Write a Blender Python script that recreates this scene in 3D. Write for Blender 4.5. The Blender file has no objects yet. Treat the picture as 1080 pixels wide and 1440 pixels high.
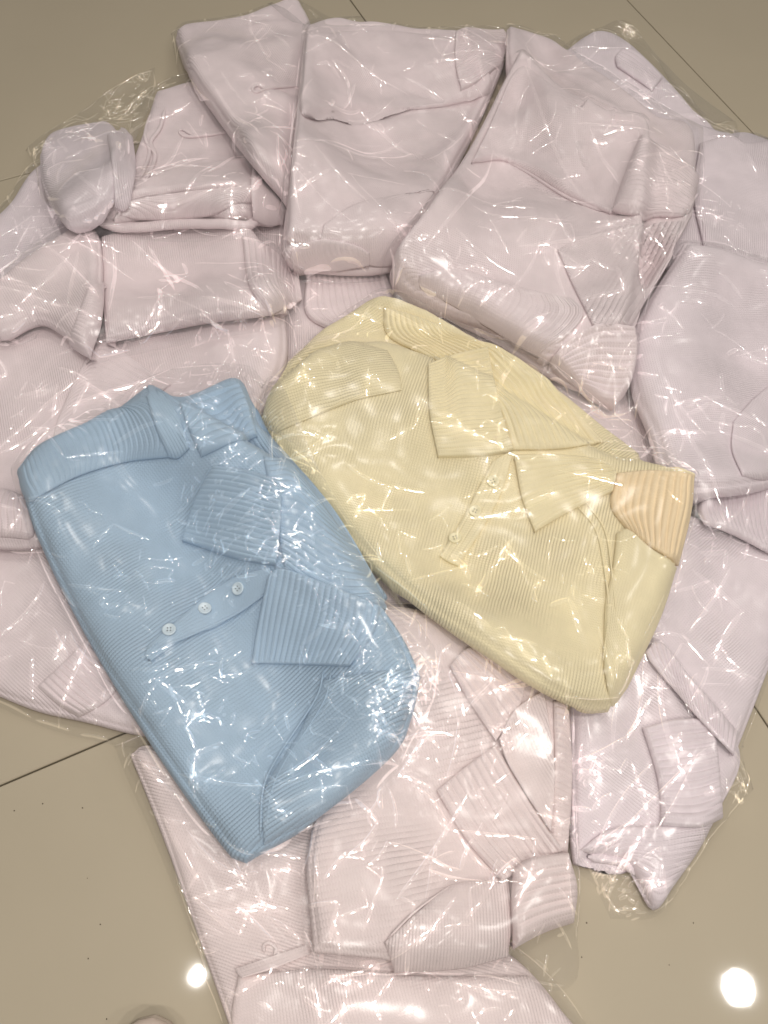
import bpy, math, random
import numpy as np
from mathutils import Matrix, Vector

C = bpy.context.scene.collection
rng = np.random.default_rng(7)

# ------------------------------------------------------------------ camera
F, PW, PH, CAM_H = 1300.0, 1080, 1440, 1.2
pitch, roll = math.radians(61.0), math.radians(-5.0)
fw = np.array([0, math.cos(pitch), -math.sin(pitch)])
dn = np.array([0, -math.sin(pitch), -math.cos(pitch)])
rt = np.array([1.0, 0, 0])
ax = math.cos(roll) * rt + math.sin(roll) * dn
ay = -math.sin(roll) * rt + math.cos(roll) * dn
cam = bpy.data.cameras.new('camera')
cam.sensor_fit = 'VERTICAL'; cam.sensor_height = 36.0; cam.lens = F / PH * 36.0
cam.clip_start = 0.02; cam.clip_end = 100
cam_ob = bpy.data.objects.new('camera', cam); C.objects.link(cam_ob)
M = Matrix.Identity(4)
for i in range(3):
    M[i][0], M[i][1], M[i][2] = ax[i], -ay[i], -fw[i]
M[0][3], M[1][3], M[2][3] = 0, 0, CAM_H
cam_ob.matrix_world = M
sc = bpy.context.scene
sc.camera = cam_ob

# ------------------------------------------------------------------ world, lamps, exposure
w = bpy.data.worlds.new('World'); sc.world = w; w.use_nodes = True
bg = w.node_tree.nodes['Background']
bg.inputs[0].default_value = (1.0, 0.93, 0.84, 1); bg.inputs[1].default_value = 0.095
sc.view_settings.view_transform = 'Standard'; sc.view_settings.look = 'None'
sc.view_settings.exposure = -0.16; sc.view_settings.gamma = 1.0
sc.cycles.transparent_max_bounces = 40
sc.cycles.max_bounces = 8
sc.cycles.use_denoising = True

def lamp(x, y, r, power, col=(1.0, 0.945, 0.885)):
    l = bpy.data.lights.new('real_or_added_downlight', 'AREA'); l.shape = 'DISK'; l.size = 2 * r
    l.energy = power; l.color = col
    o = bpy.data.objects.new('real_or_added_downlight', l); C.objects.link(o); o.location = (x, y, 2.8)
lamp(-0.562, 0.12, 0.026, 5)
lamp(1.541, 0.235, 0.061, 12)
for lx, ly, lr, lp in ((0.42, -0.1, 0.075, 22), (-0.5, -1.3, 0.075, 16), (0.5, -1.35, 0.075, 16), (1.6, -1.3, 0.075, 12),
                       (-0.6, 1.6, 0.065, 6), (0.45, 1.5, 0.065, 6), (1.5, 1.75, 0.065, 6), (-0.7, 3.2, 0.065, 4), (0.4, 3.1, 0.065, 4),
                       (1.45, 3.3, 0.065, 4), (-2.2, 1.8, 0.065, 6), (2.7, 1.8, 0.065, 5), (-0.1, 0.75, 0.065, 8)):
    lamp(lx, ly, lr, lp)  # these lamps are unseen, added for film sparkle and key light
for lx, ly, sx_, sy_ in ((0.0, 2.2, 1.2, 0.3), (-1.6, 2.6, 0.3, 1.2)):      # unseen long panels, added to lay a broad sheen on flat bag film
    l = bpy.data.lights.new('added_sheen_panel', 'AREA'); l.shape = 'RECTANGLE'; l.size = sx_; l.size_y = sy_
    l.energy = 0.9; l.color = (1.0, 0.95, 0.9)
    o = bpy.data.objects.new('added_sheen_panel', l); C.objects.link(o); o.location = (lx, ly, 2.8)

# ------------------------------------------------------------------ materials
def nt(m):
    m.use_nodes = True
    return m.node_tree.nodes, m.node_tree.links
def math_node(N, L, op, a, b=None, c=None):
    n = N.new('ShaderNodeMath'); n.operation = op
    for i, v in enumerate((a, b, c)):
        if v is None: continue
        if isinstance(v, (int, float)): n.inputs[i].default_value = v
        else: L.new(v, n.inputs[i])
    return n.outputs[0]

_fab = {}
def fabric(col, pitch=0.0042, depth=0.0009, fuzz=0.15):
    """knitted yarn: wales across u (metres), stitches along v, slight yarn mottling"""
    k = (col, pitch, depth)
    if k in _fab: return _fab[k]
    m = bpy.data.materials.new('knit_fabric'); N, L = nt(m)
    p = N['Principled BSDF']
    uv = N.new('ShaderNodeUVMap'); sx = N.new('ShaderNodeSeparateXYZ')
    no = N.new('ShaderNodeTexNoise'); no.inputs['Scale'].default_value = 9; no.inputs['Detail'].default_value = 2
    L.new(uv.outputs[0], no.inputs['Vector'])
    wob = math_node(N, L, 'MULTIPLY', no.outputs['Fac'], 0.012)
    L.new(uv.outputs[0], sx.inputs[0])
    ux = math_node(N, L, 'ADD', sx.outputs[0], wob)
    su = math_node(N, L, 'ABSOLUTE', math_node(N, L, 'SINE', math_node(N, L, 'MULTIPLY', ux, math.pi / pitch)))
    # V stitches
    vv = math_node(N, L, 'ADD', math_node(N, L, 'MULTIPLY', sx.outputs[1], 2 * math.pi / 0.0036), math_node(N, L, 'MULTIPLY', su, 2.2))
    sv = math_node(N, L, 'SINE', vv)
    # rib strength varies over the cloth where it is stretched or lies flat
    n2 = N.new('ShaderNodeTexNoise'); n2.inputs['Scale'].default_value = 7.0; n2.inputs['Detail'].default_value = 1
    L.new(uv.outputs[0], n2.inputs['Vector'])
    mr = N.new('ShaderNodeMapRange'); mr.inputs[1].default_value = 0.38; mr.inputs[2].default_value = 0.66
    mr.inputs[3].default_value = 0.08; mr.inputs[4].default_value = 1.0
    L.new(n2.outputs['Fac'], mr.inputs[0])
    sur = math_node(N, L, 'POWER', su, 0.6)
    h = math_node(N, L, 'ADD', math_node(N, L, 'MULTIPLY', sur, mr.outputs[0]), math_node(N, L, 'MULTIPLY', sv, 0.09))
    n3 = N.new('ShaderNodeTexNoise'); n3.inputs['Scale'].default_value = 900; n3.inputs['Detail'].default_value = 2
    L.new(uv.outputs[0], n3.inputs['Vector'])
    h = math_node(N, L, 'ADD', h, math_node(N, L, 'MULTIPLY', n3.outputs['Fac'], 0.35))
    b = N.new('ShaderNodeBump'); b.inputs['Distance'].default_value = depth; b.inputs['Strength'].default_value = 1.0
    L.new(h, b.inputs['Height']); L.new(b.outputs[0], p.inputs['Normal'])
    # yarn colour mottling
    n4 = N.new('ShaderNodeTexNoise'); n4.inputs['Scale'].default_value = 40; n4.inputs['Detail'].default_value = 5
    L.new(uv.outputs[0], n4.inputs['Vector'])
    mx = N.new('ShaderNodeMix'); mx.data_type = 'RGBA'
    mx.inputs[6].default_value = (*[c * 0.88 for c in col], 1); mx.inputs[7].default_value = (*[min(1, c * 1.07) for c in col], 1)
    L.new(n4.outputs['Fac'], mx.inputs[0]); L.new(mx.outputs[2], p.inputs['Base Color'])
    p.inputs['Roughness'].default_value = 0.95
    p.inputs['Specular IOR Level'].default_value = 0.15
    p.inputs['Sheen Weight'].default_value = fuzz; p.inputs['Sheen Roughness'].default_value = 0.5
    _fab[k] = m
    return m

def film_material(pleat=False):
    m = bpy.data.materials.new('clear_film_pleat' if pleat else 'clear_film'); N, L = nt(m)
    for n in list(N): N.remove(n)
    out = N.new('ShaderNodeOutputMaterial')
    tc = N.new('ShaderNodeTexCoord')
    no = N.new('ShaderNodeTexNoise'); no.inputs['Scale'].default_value = 38; no.inputs['Detail'].default_value = 3
    no.inputs['Distortion'].default_value = 0.6
    L.new(tc.outputs['Object'], no.inputs['Vector'])
    b = N.new('ShaderNodeBump'); b.inputs['Distance'].default_value = 0.003; b.inputs['Strength'].default_value = 0.10
    L.new(no.outputs['Fac'], b.inputs['Height'])
    lw = N.new('ShaderNodeLayerWeight'); lw.inputs['Blend'].default_value = 0.5
    L.new(b.outputs[0], lw.inputs['Normal'])
    f5 = math_node(N, L, 'POWER', lw.outputs['Facing'], 4.0)
    fac = math_node(N, L, 'ADD', math_node(N, L, 'MULTIPLY', f5, 0.4), 0.021)
    fac.node.use_clamp = True
    tr = N.new('ShaderNodeBsdfTransparent'); tr.inputs[0].default_value = (0.975, 0.975, 0.975, 1)
    gl = N.new('ShaderNodeBsdfAnisotropic') if False else N.new('ShaderNodeBsdfGlossy')
    gl.inputs['Color'].default_value = (1, 1, 1, 1); gl.inputs['Roughness'].default_value = 0.03 if pleat else 0.2
    L.new(b.outputs[0], gl.inputs['Normal'])
    df = N.new('ShaderNodeBsdfDiffuse'); df.inputs[0].default_value = (0.8, 0.8, 0.82, 1)
    m1 = N.new('ShaderNodeMixShader'); m1.inputs[0].default_value = 0.025
    L.new(tr.outputs[0], m1.inputs[1]); L.new(df.outputs[0], m1.inputs[2])
    m2 = N.new('ShaderNodeMixShader'); L.new(fac, m2.inputs[0])
    L.new(m1.outputs[0], m2.inputs[1]); L.new(gl.outputs[0], m2.inputs[2])
    if pleat:       # lies on the sheet: adds its own gloss, hides nothing
        tr.inputs[0].default_value = (1, 1, 1, 1); gl.inputs['Color'].default_value = (0.34, 0.34, 0.34, 1)
        m2 = N.new('ShaderNodeAddShader'); L.new(tr.outputs[0], m2.inputs[0]); L.new(gl.outputs[0], m2.inputs[1])
    L.new(m2.outputs[0], out.inputs['Surface'])
    return m
FILM = film_material()
PLEAT = film_material(True)

def plain(name, col, rough=0.5, spec=0.5):
    m = bpy.data.materials.new(name); N, L = nt(m); p = N['Principled BSDF']
    no = N.new('ShaderNodeTexNoise'); no.inputs['Scale'].default_value = 60; no.inputs['Detail'].default_value = 3
    tc = N.new('ShaderNodeTexCoord'); L.new(tc.outputs['Object'], no.inputs['Vector'])
    mx = N.new('ShaderNodeMix'); mx.data_type = 'RGBA'
    mx.inputs[6].default_value = (*[c * 0.9 for c in col], 1); mx.inputs[7].default_value = (*col, 1)
    L.new(no.outputs['Fac'], mx.inputs[0]); L.new(mx.outputs[2], p.inputs['Base Color'])
    p.inputs['Roughness'].default_value = rough; p.inputs['Specular IOR Level'].default_value = spec
    return m

PINK = (0.81, 0.705, 0.72)
PINK2 = (0.83, 0.715, 0.705)
LILAC = (0.785, 0.70, 0.735)
BLUE = (0.415, 0.55, 0.69)
YELL = (0.87, 0.775, 0.515)
PEACH = (0.88, 0.715, 0.47)

# ------------------------------------------------------------------ height field of the pile
GX0, GY0, GS = -1.3, -0.55, 0.004
GNX, GNY = 650, 700
HF = np.zeros((GNY, GNX))
gx = GX0 + GS * np.arange(GNX); gy = GY0 + GS * np.arange(GNY)

def boxblur(a, r):
    if r < 1: return a
    for axis in (0, 1):
        p = np.pad(a, [(r + 1, r) if i == axis else (0, 0) for i in (0, 1)], mode='edge')
        c = np.cumsum(p, axis=axis)
        n = 2 * r + 1
        a = (np.take(c, np.arange(n, c.shape[axis]), axis) - np.take(c, np.arange(0, c.shape[axis] - n), axis)) / n
    return a
def blur(a, sigma):
    r = max(1, int(round(sigma)))
    for _ in range(3): a = boxblur(a, r)
    return a
def dilate(a, r):
    for axis in (0, 1):
        b = a.copy()
        for s in range(1, r + 1):
            b = np.maximum(b, np.maximum(np.roll(a, s, axis), np.roll(a, -s, axis)))
        a = b
    return a
def samp(a, x, y):
    fx = np.clip((np.asarray(x) - GX0) / GS, 0, GNX - 1.001); fy = np.clip((np.asarray(y) - GY0) / GS, 0, GNY - 1.001)
    i = fx.astype(int); j = fy.astype(int); u = fx - i; v = fy - j
    return a[j, i] * (1 - u) * (1 - v) + a[j, i + 1] * u * (1 - v) + a[j + 1, i] * (1 - u) * v + a[j + 1, i + 1] * u * v
def norm_noise(s):
    n = blur(rng.standard_normal((GNY, GNX)), s); return n / n.std()
NZ1, NZ2, NZ3 = norm_noise(10), norm_noise(4), norm_noise(2)

def ray(px):
    px = np.atleast_2d(np.asarray(px, float))
    return ax[None] * ((px[:, :1] - 540) / F) + ay[None] * ((px[:, 1:] - 720) / F) + fw[None]
def at_z(px, z):
    v = ray(px); t = (CAM_H - z) / -v[:, 2]
    return v[:, 0] * t, v[:, 1] * t
def on(px, field, add=0.0):
    """world points where the view through photo pixels meets a height field (+add)"""
    z = np.full(len(px), 0.08)
    for k in range(24):
        x, y = at_z(px, z); z = z + (samp(field, x, y) + add - z) * 0.5
    return x, y, z

# ------------------------------------------------------------------ curves
def parse(s):
    return [tuple(float(v) for v in q.split(',')) for q in s.split()]
def catmull(pts, n):
    p = np.asarray(pts, float)
    if len(p) == 2: t = np.linspace(0, 1, n)[:, None]; return p[0] * (1 - t) + p[1] * t
    P = np.vstack([2 * p[0] - p[1], p, 2 * p[-1] - p[-2]])
    seg = np.linalg.norm(np.diff(p, axis=0), axis=1); cum = np.concatenate([[0], np.cumsum(seg)]) / seg.sum()
    out = []
    for t in np.linspace(0, 1, n):
        i = min(np.searchsorted(cum, t, 'right') - 1, len(p) - 2)
        u = (t - cum[i]) / (cum[i + 1] - cum[i])
        a, b, c, d = P[i], P[i + 1], P[i + 2], P[i + 3]
        out.append(0.5 * (2 * b + (c - a) * u + (2 * a - 5 * b + 4 * c - d) * u * u + (3 * b - a - 3 * c + d) * u ** 3))
    return np.asarray(out)
def sides_of(s):
    """'top | right | bottom | left' photo pixel polylines; the last point of each is the corner where the next begins"""
    S = [parse(q) for q in s.split('|')]
    return [S[0], [S[0][-1]] + S[1], [S[1][-1]] + S[2], [S[2][-1]] + S[3] + [S[0][0]]]
def resample(pts, tt):
    seg = np.linalg.norm(np.diff(pts, axis=0), axis=1); cum = np.concatenate([[0], np.cumsum(seg)]); cum /= cum[-1]
    return np.stack([np.interp(tt, cum, pts[:, k]) for k in range(pts.shape[1])], 1)
def poly_sdf(x, y, poly):
    """distance to the outline, positive inside"""
    d2 = np.full(len(x), 1e9); ins = np.zeros(len(x), bool)
    n = len(poly)
    for k in range(n):
        a = poly[k]; b = poly[(k + 1) % n]
        e = b - a; l = e @ e + 1e-12
        t = np.clip(((x - a[0]) * e[0] + (y - a[1]) * e[1]) / l, 0, 1)
        d2 = np.minimum(d2, (x - a[0] - t * e[0]) ** 2 + (y - a[1] - t * e[1]) ** 2)
        if a[1] != b[1]:
            c = ((a[1] > y) != (b[1] > y)) & (x < (b[0] - a[0]) * (y - a[1]) / (b[1] - a[1]) + a[0])
            ins ^= c
    d = np.sqrt(d2)
    return np.where(ins, d, -d)
def creases_z(x, y, cr):
    """sum of rounded ridges; each (x0,y0,x1,y1,w,h)"""
    z = np.zeros(len(x))
    for x0, y0, x1, y1, wd, h in cr:
        L = math.hypot(x1 - x0, y1 - y0) + 1e-9
        ux, uy = (x1 - x0) / L, (y1 - y0) / L
        s = ((x - x0) * ux + (y - y0) * uy) / L
        t = (-(x - x0) * uy + (y - y0) * ux) + 0.06 * L * np.sin(s * 2.6 + x0 * 90)
        m = (s > -0.02) & (s < 1.02) & (np.abs(t) < 3 * wd)
        if m.any():
            tp = np.clip(4 * s[m] * (1 - s[m]), 0, 1) ** 0.7
            a = t[m] / wd
            z[m] += h * tp * np.exp(-np.abs(a) ** 1.25)
    return z

# ------------------------------------------------------------------ objects
def thing(name, label, cat, loc, group=None):
    o = bpy.data.objects.new(name, None); C.objects.link(o)
    o.empty_display_size = 0.05
    o.location = loc; o['label'] = label; o['category'] = cat
    if group: o['group'] = group
    return o
def mesh_ob(name, V, Fc, mat, parent=None, uvs=None, smooth=True):
    V = np.asarray(V, float)
    if parent is not None: V = V - np.array(parent.matrix_world.translation if parent.parent is None and False else parent['_o'])
    me = bpy.data.meshes.new(name)
    Fc = np.asarray(Fc)
    if Fc.ndim == 2:
        k = Fc.shape[1]
        me.vertices.add(len(V)); me.vertices.foreach_set('co', V.ravel())
        me.loops.add(Fc.size); me.loops.foreach_set('vertex_index', Fc.ravel().astype(np.int32))
        me.polygons.add(len(Fc)); me.polygons.foreach_set('loop_start', np.arange(0, Fc.size, k, dtype=np.int32))
        me.update(calc_edges=True)
    if uvs is not None:
        ul = me.uv_layers.new(name='UVMap')
        ul.data.foreach_set('uv', np.asarray(uvs)[Fc.ravel()].astype(np.float32).ravel())
    me.polygons.foreach_set('use_smooth', np.full(len(me.polygons), bool(smooth)))
    me.materials.append(mat)
    me.validate()
    o = bpy.data.objects.new(name, me); C.objects.link(o)
    if parent is not None: o.parent = parent
    return o
def quads(nu, nv):
    i, j = np.meshgrid(np.arange(nu - 1), np.arange(nv - 1), indexing='ij')
    a = (i * nv + j).ravel()
    return np.stack([a, a + nv, a + nv + 1, a + 1], 1)

GAR = 'knitted polo sweaters packed in clear bags'
def garment(label, px, name='bagged_sweater'):
    x, y, z = on([px], HF)
    o = thing(name, label, 'sweater', (x[0], y[0], z[0]), GAR)
    o['_o'] = (x[0], y[0], z[0])
    return o

def edge_params(L, r, step):
    r = min(r, L * 0.3)
    a = np.array([0, 0.03, 0.08, 0.14, 0.2, 0.27, 0.35, 0.5, 0.75]) * r
    n = max(2, int((L - 2 * r) / step))
    return np.concatenate([a, np.linspace(r, L - r, n + 1), (L - a)[::-1]]) / L

def patch_xy(world_sides, uu, vv):
    c0 = resample(world_sides[0], uu); c2 = resample(world_sides[2][::-1], uu)
    d1 = resample(world_sides[1], vv); d0 = resample(world_sides[3][::-1], vv)
    U = uu[:, None, None]; V = vv[None, :, None]
    P = (1 - V) * c0[:, None] + V * c2[:, None] + (1 - U) * d0[None] + U * d1[None] \
        - ((1 - U) * (1 - V) * c0[0] + U * (1 - V) * c0[-1] + (1 - U) * V * c2[0] + U * V * c2[-1])
    return P

def update_hf(poly, fn, exact=False):
    x0, y0 = poly.min(0) - GS; x1, y1 = poly.max(0) + GS
    i0, i1 = np.searchsorted(gx, [x0, x1]); j0, j1 = np.searchsorted(gy, [y0, y1])
    X, Y = np.meshgrid(gx[i0:i1], gy[j0:j1]); sh = X.shape
    z, d = fn(X.ravel(), Y.ravel())
    z = z.reshape(sh); d = d.reshape(sh)
    sub = HF[j0:j1, i0:i1]
    sub[:] = np.where(d > 0, np.maximum(sub, z), sub)

def world_sides(spec, field, add):
    ws = []
    for s in sides_of(spec):
        c = catmull(s, 28)
        x, y, z = on(c, field, add)
        ws.append(np.stack([x, y], 1))
    # shared corners
    for k in range(4): ws[k][-1] = ws[(k + 1) % 4][0]
    return ws

def px_lines(lines, field, add=0.0):
    out = []
    for x0, y0, x1, y1, wd, h in lines:
        x, y, z = on([(x0, y0), (x1, y1)], field, add)
        out.append((x[0], y[0], x[1], y[1], wd, h))
    return out

def panel(parent, name, spec, T, r, mat, mode='follow', ribs=None, rib_dir=None, wr=0.003, step=0.006, lines=(), label=None, lift=0.34):
    """one layer of cloth: a patch between four outlines lying on whatever is under it, with rounded edge and an undercut rim
    mode 'drape' bridges over what lies below, 'follow' hugs it; ribs=('u'|'v', pitch, height) are modelled"""
    if name in ('collar', 'placket', 'collar_point'): lift = 0.72
    if mode == 'drape':
        top = blur(dilate(HF, 4), 7) + T
    else:
        top = blur(dilate(HF, 1), 2.0 if r >= 0.008 else 1.2) + T
    loc = blur(HF, 1.0)
    out_field = blur(HF, 5) if mode == 'drape' else top - T
    ws = world_sides(spec, out_field, T * 0.6)
    poly = np.vstack([s[:-1] for s in ws])
    area = 0.5 * np.sum(poly[:, 0] * np.roll(poly[:, 1], -1) - np.roll(poly[:, 0], -1) * poly[:, 1])
    ln = lambda s: np.linalg.norm(np.diff(s, axis=0), axis=1).sum()
    Lu = 0.5 * (ln(ws[0]) + ln(ws[2])); Lv = 0.5 * (ln(ws[1]) + ln(ws[3]))
    su = sv = step
    if ribs: 
        if ribs[0] == 'u': su = ribs[1] / 9
        else: sv = ribs[1] / 9
    uu = edge_params(Lu, r, su); vv = edge_params(Lv, r, sv)
    P = patch_xy(ws, uu, vv)
    nu, nv = P.shape[:2]
    ox, oy = rng.uniform(-0.3, 0.3, 2)
    cl = px_lines(lines, top)
    if mode == 'drape' and name in ('body', 'back'):     # soft folds where the cloth was bent over
        lo, hi = poly.min(0), poly.max(0); am = rng.uniform(0, math.pi)
        for _ in range(9):
            c = rng.uniform(lo, hi); a = am + rng.normal(0, 0.7); L = rng.uniform(0.05, 0.15); wd = rng.uniform(0.006, 0.014)
            cl.append((c[0], c[1], c[0] + L * math.cos(a), c[1] + L * math.sin(a), wd, wd * rng.uniform(0.12, 0.3) * rng.choice([1, -1])))
    def fn(x, y):
        d = poly_sdf(x, y, poly)
        s = np.clip(d / r, 0, 1); pr = lift + (1 - lift) * np.sqrt(1 - (1 - s) ** 2)
        if mode == 'drape' and r > 0.013:     # the edge shows that the cloth is folded in layers
            pr = pr - 0.08 * np.exp(-((s - 0.22 - 0.05 * samp(NZ1, x + oy, y - ox)) / 0.07) ** 2) * (s > 0.02)
        n = wr * (samp(NZ1, x + ox, y + oy) + 0.45 * samp(NZ2, x + oy, y + ox) + 0.12 * samp(NZ3, x - ox, y - oy))
        if cl: n = n + creases_z(x, y, cl)
        l = samp(loc, x, y); t = samp(top, x, y)
        return np.where(d > -0.02, l + (t - l) * pr + n * np.clip(d / (1.5 * r), 0.15, 1), l), d
    x = P[..., 0].ravel(); y = P[..., 1].ravel()
    z, d = fn(x, y)
    q = None
    if ribs:
        q = (uu[:, None] * Lu + 0 * vv[None]) if ribs[0] == 'u' else (0 * uu[:, None] + vv[None] * Lv)
        z = z + (ribs[2] * (np.abs(np.sin(math.pi * q / ribs[1])) ** 0.7 - 0.6)).ravel() * np.clip(d / r, 0.3, 1)
    V = np.stack([x, y, z], 1)
    if rib_dir:
        xx, yy, _ = on([rib_dir[:2], rib_dir[2:]], top)
        e = np.array([xx[1] - xx[0], yy[1] - yy[0]]); e /= np.linalg.norm(e)
        U = np.stack([-x * e[1] + y * e[0], x * e[0] + y * e[1]], 1)
    elif ribs and ribs[0] == 'v':
        U = np.stack([(0 * uu[:, None] + vv[None] * Lv).ravel(), (uu[:, None] * Lu + 0 * vv[None]).ravel()], 1)
    else:
        U = np.stack([(uu[:, None] * Lu + 0 * vv[None]).ravel(), (0 * uu[:, None] + vv[None] * Lv).ravel()], 1)
    Fq = quads(nu, nv)
    # undercut rim
    idx = np.arange(nu * nv).reshape(nu, nv)
    loop = np.concatenate([idx[:-1, 0], idx[-1, :-1], idx[:0:-1, -1], idx[0, :0:-1]])
    B = V[loop]; t = np.roll(B, -1, 0) - np.roll(B, 1, 0); t[:, 2] = 0
    t /= np.linalg.norm(t, axis=1)[:, None] + 1e-9
    a2 = 0.5 * np.sum(B[:, 0] * np.roll(B[:, 1], -1) - np.roll(B[:, 0], -1) * B[:, 1])
    nin = np.stack([-t[:, 1], t[:, 0], 0 * t[:, 0]], 1) * (1 if a2 > 0 else -1)
    R1 = B + nin * min(r * 0.6, 0.014); R1[:, 2] = samp(loc, R1[:, 0], R1[:, 1]) - 0.002
    n0 = len(V); m = len(loop); k = np.arange(m)
    V = np.vstack([V, R1]); U = np.vstack([U, U[loop]])
    Fr = np.stack([loop[k], n0 + k, n0 + (k + 1) % m, loop[(k + 1) % m]], 1)
    if a2 < 0: Fq = Fq[:, ::-1]; Fr = Fr[:, ::-1]
    o = mesh_ob(name, V, np.vstack([Fq, Fr]), mat, parent, U)
    if label: o['label'] = label
    update_hf(poly, fn)
    return o

def tube(parent, name, pts, rad, mat, sink=0.4, seg=8, flat=1.0, n=40, closed_ends=True):
    """rolled edge, welt or seam laid along photo pixels on the cloth"""
    c = catmull(parse(pts), n)
    f = blur(HF, 0.8)
    x, y, z = on(c, f, rad * (1 - sink))
    z = samp(f, x, y) + rad * (1 - sink) * flat
    if rad > 0.004:
        for _ in range(6): z[1:-1] = 0.25 * z[:-2] + 0.5 * z[1:-1] + 0.25 * z[2:]
    P = np.stack([x, y, z], 1)
    t = np.gradient(P, axis=0); t /= np.linalg.norm(t, axis=1)[:, None] + 1e-9
    up = np.array([0, 0, 1.0]); s = np.cross(t, up); s /= np.linalg.norm(s, axis=1)[:, None] + 1e-9
    b = np.cross(s, t)
    tp = np.clip(np.minimum(np.arange(n), np.arange(n)[::-1]) / 2.0, 0.25, 1)[:, None]
    V = []
    for k in range(seg):
        a = 2 * math.pi * k / seg
        V.append(P + rad * tp * (math.cos(a) * s + flat * math.sin(a) * b))
    V = np.stack(V, 1).reshape(-1, 3)
    i, k = np.meshgrid(np.arange(n - 1), np.arange(seg), indexing='ij'); i = i.ravel(); k = k.ravel(); k2 = (k + 1) % seg
    Fq = np.stack([i * seg + k, i * seg + k2, (i + 1) * seg + k2, (i + 1) * seg + k], 1)
    Ls = np.concatenate([[0], np.cumsum(np.linalg.norm(np.diff(P, axis=0), axis=1))])
    U = np.stack([np.repeat(Ls, seg), np.tile(np.arange(seg) * rad * 0.7, n)], 1)
    o = mesh_ob(name, V, Fq, mat, parent, U)
    if rad > 0.004:
        for p in P:
            i0 = int((p[0] - GX0) / GS); j0 = int((p[1] - GY0) / GS); q = int(rad / GS)
            sub = HF[j0 - q:j0 + q + 1, i0 - q:i0 + q + 1]
            np.maximum(sub, p[2] + rad * flat * 0.8, out=sub)
    return o

def pleat_strips(pl, fn):
    """pinched ridges of the film: each a narrow rounded ridge that tapers out at both ends; pl = (x0,y0,x1,y1,half width,height,bow)"""
    NT, NS = 7, 11
    pl = np.array(pl); n = len(pl)
    s = np.linspace(0, 1, NS); t = np.array([-1, -0.7, -0.36, 0, 0.36, 0.7, 1.0])
    d = pl[:, 2:4] - pl[:, :2]; L = np.linalg.norm(d, axis=1) + 1e-9; u = d / L[:, None]; v = np.stack([-u[:, 1], u[:, 0]], 1)
    tap = np.clip(4 * s * (1 - s), 0, 1) ** 0.35
    bow = pl[:, 6:7] * L[:, None] * (4 * s * (1 - s) - 0.5)[None]
    off = bow[:, :, None] + pl[:, 4][:, None, None] * (0.15 + 0.85 * tap)[None, :, None] * t[None, None, :]
    X = pl[:, 0][:, None, None] + d[:, 0][:, None, None] * s[None, :, None] + v[:, 0][:, None, None] * off
    Y = pl[:, 1][:, None, None] + d[:, 1][:, None, None] * s[None, :, None] + v[:, 1][:, None, None] * off
    z, dd = fn(X.ravel(), Y.ravel()); z = z.reshape(X.shape)
    prof = np.sqrt(np.clip(1 - t * t, 0, 1)) * 0.75 + 0.25 * (1 - np.abs(t))
    z = z + 0.0001 + pl[:, 5][:, None, None] * tap[None, :, None] * prof[None, None, :]
    z[:, :, 0] -= 0.0003; z[:, :, -1] -= 0.0003
    ok = dd.reshape(X.shape).min(axis=(1, 2)) > -0.002
    V = np.stack([X, Y, z], -1)[ok].reshape(-1, 3); n = int(ok.sum())
    i, j = np.meshgrid(np.arange(NS - 1), np.arange(NT - 1), indexing='ij'); q = (i * NT + j).ravel()
    Fq = np.stack([q, q + NT, q + NT + 1, q + 1], 1)
    Fq = (Fq[None] + (np.arange(n) * NS * NT)[:, None, None]).reshape(-1, 4)
    return V, Fq

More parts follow.
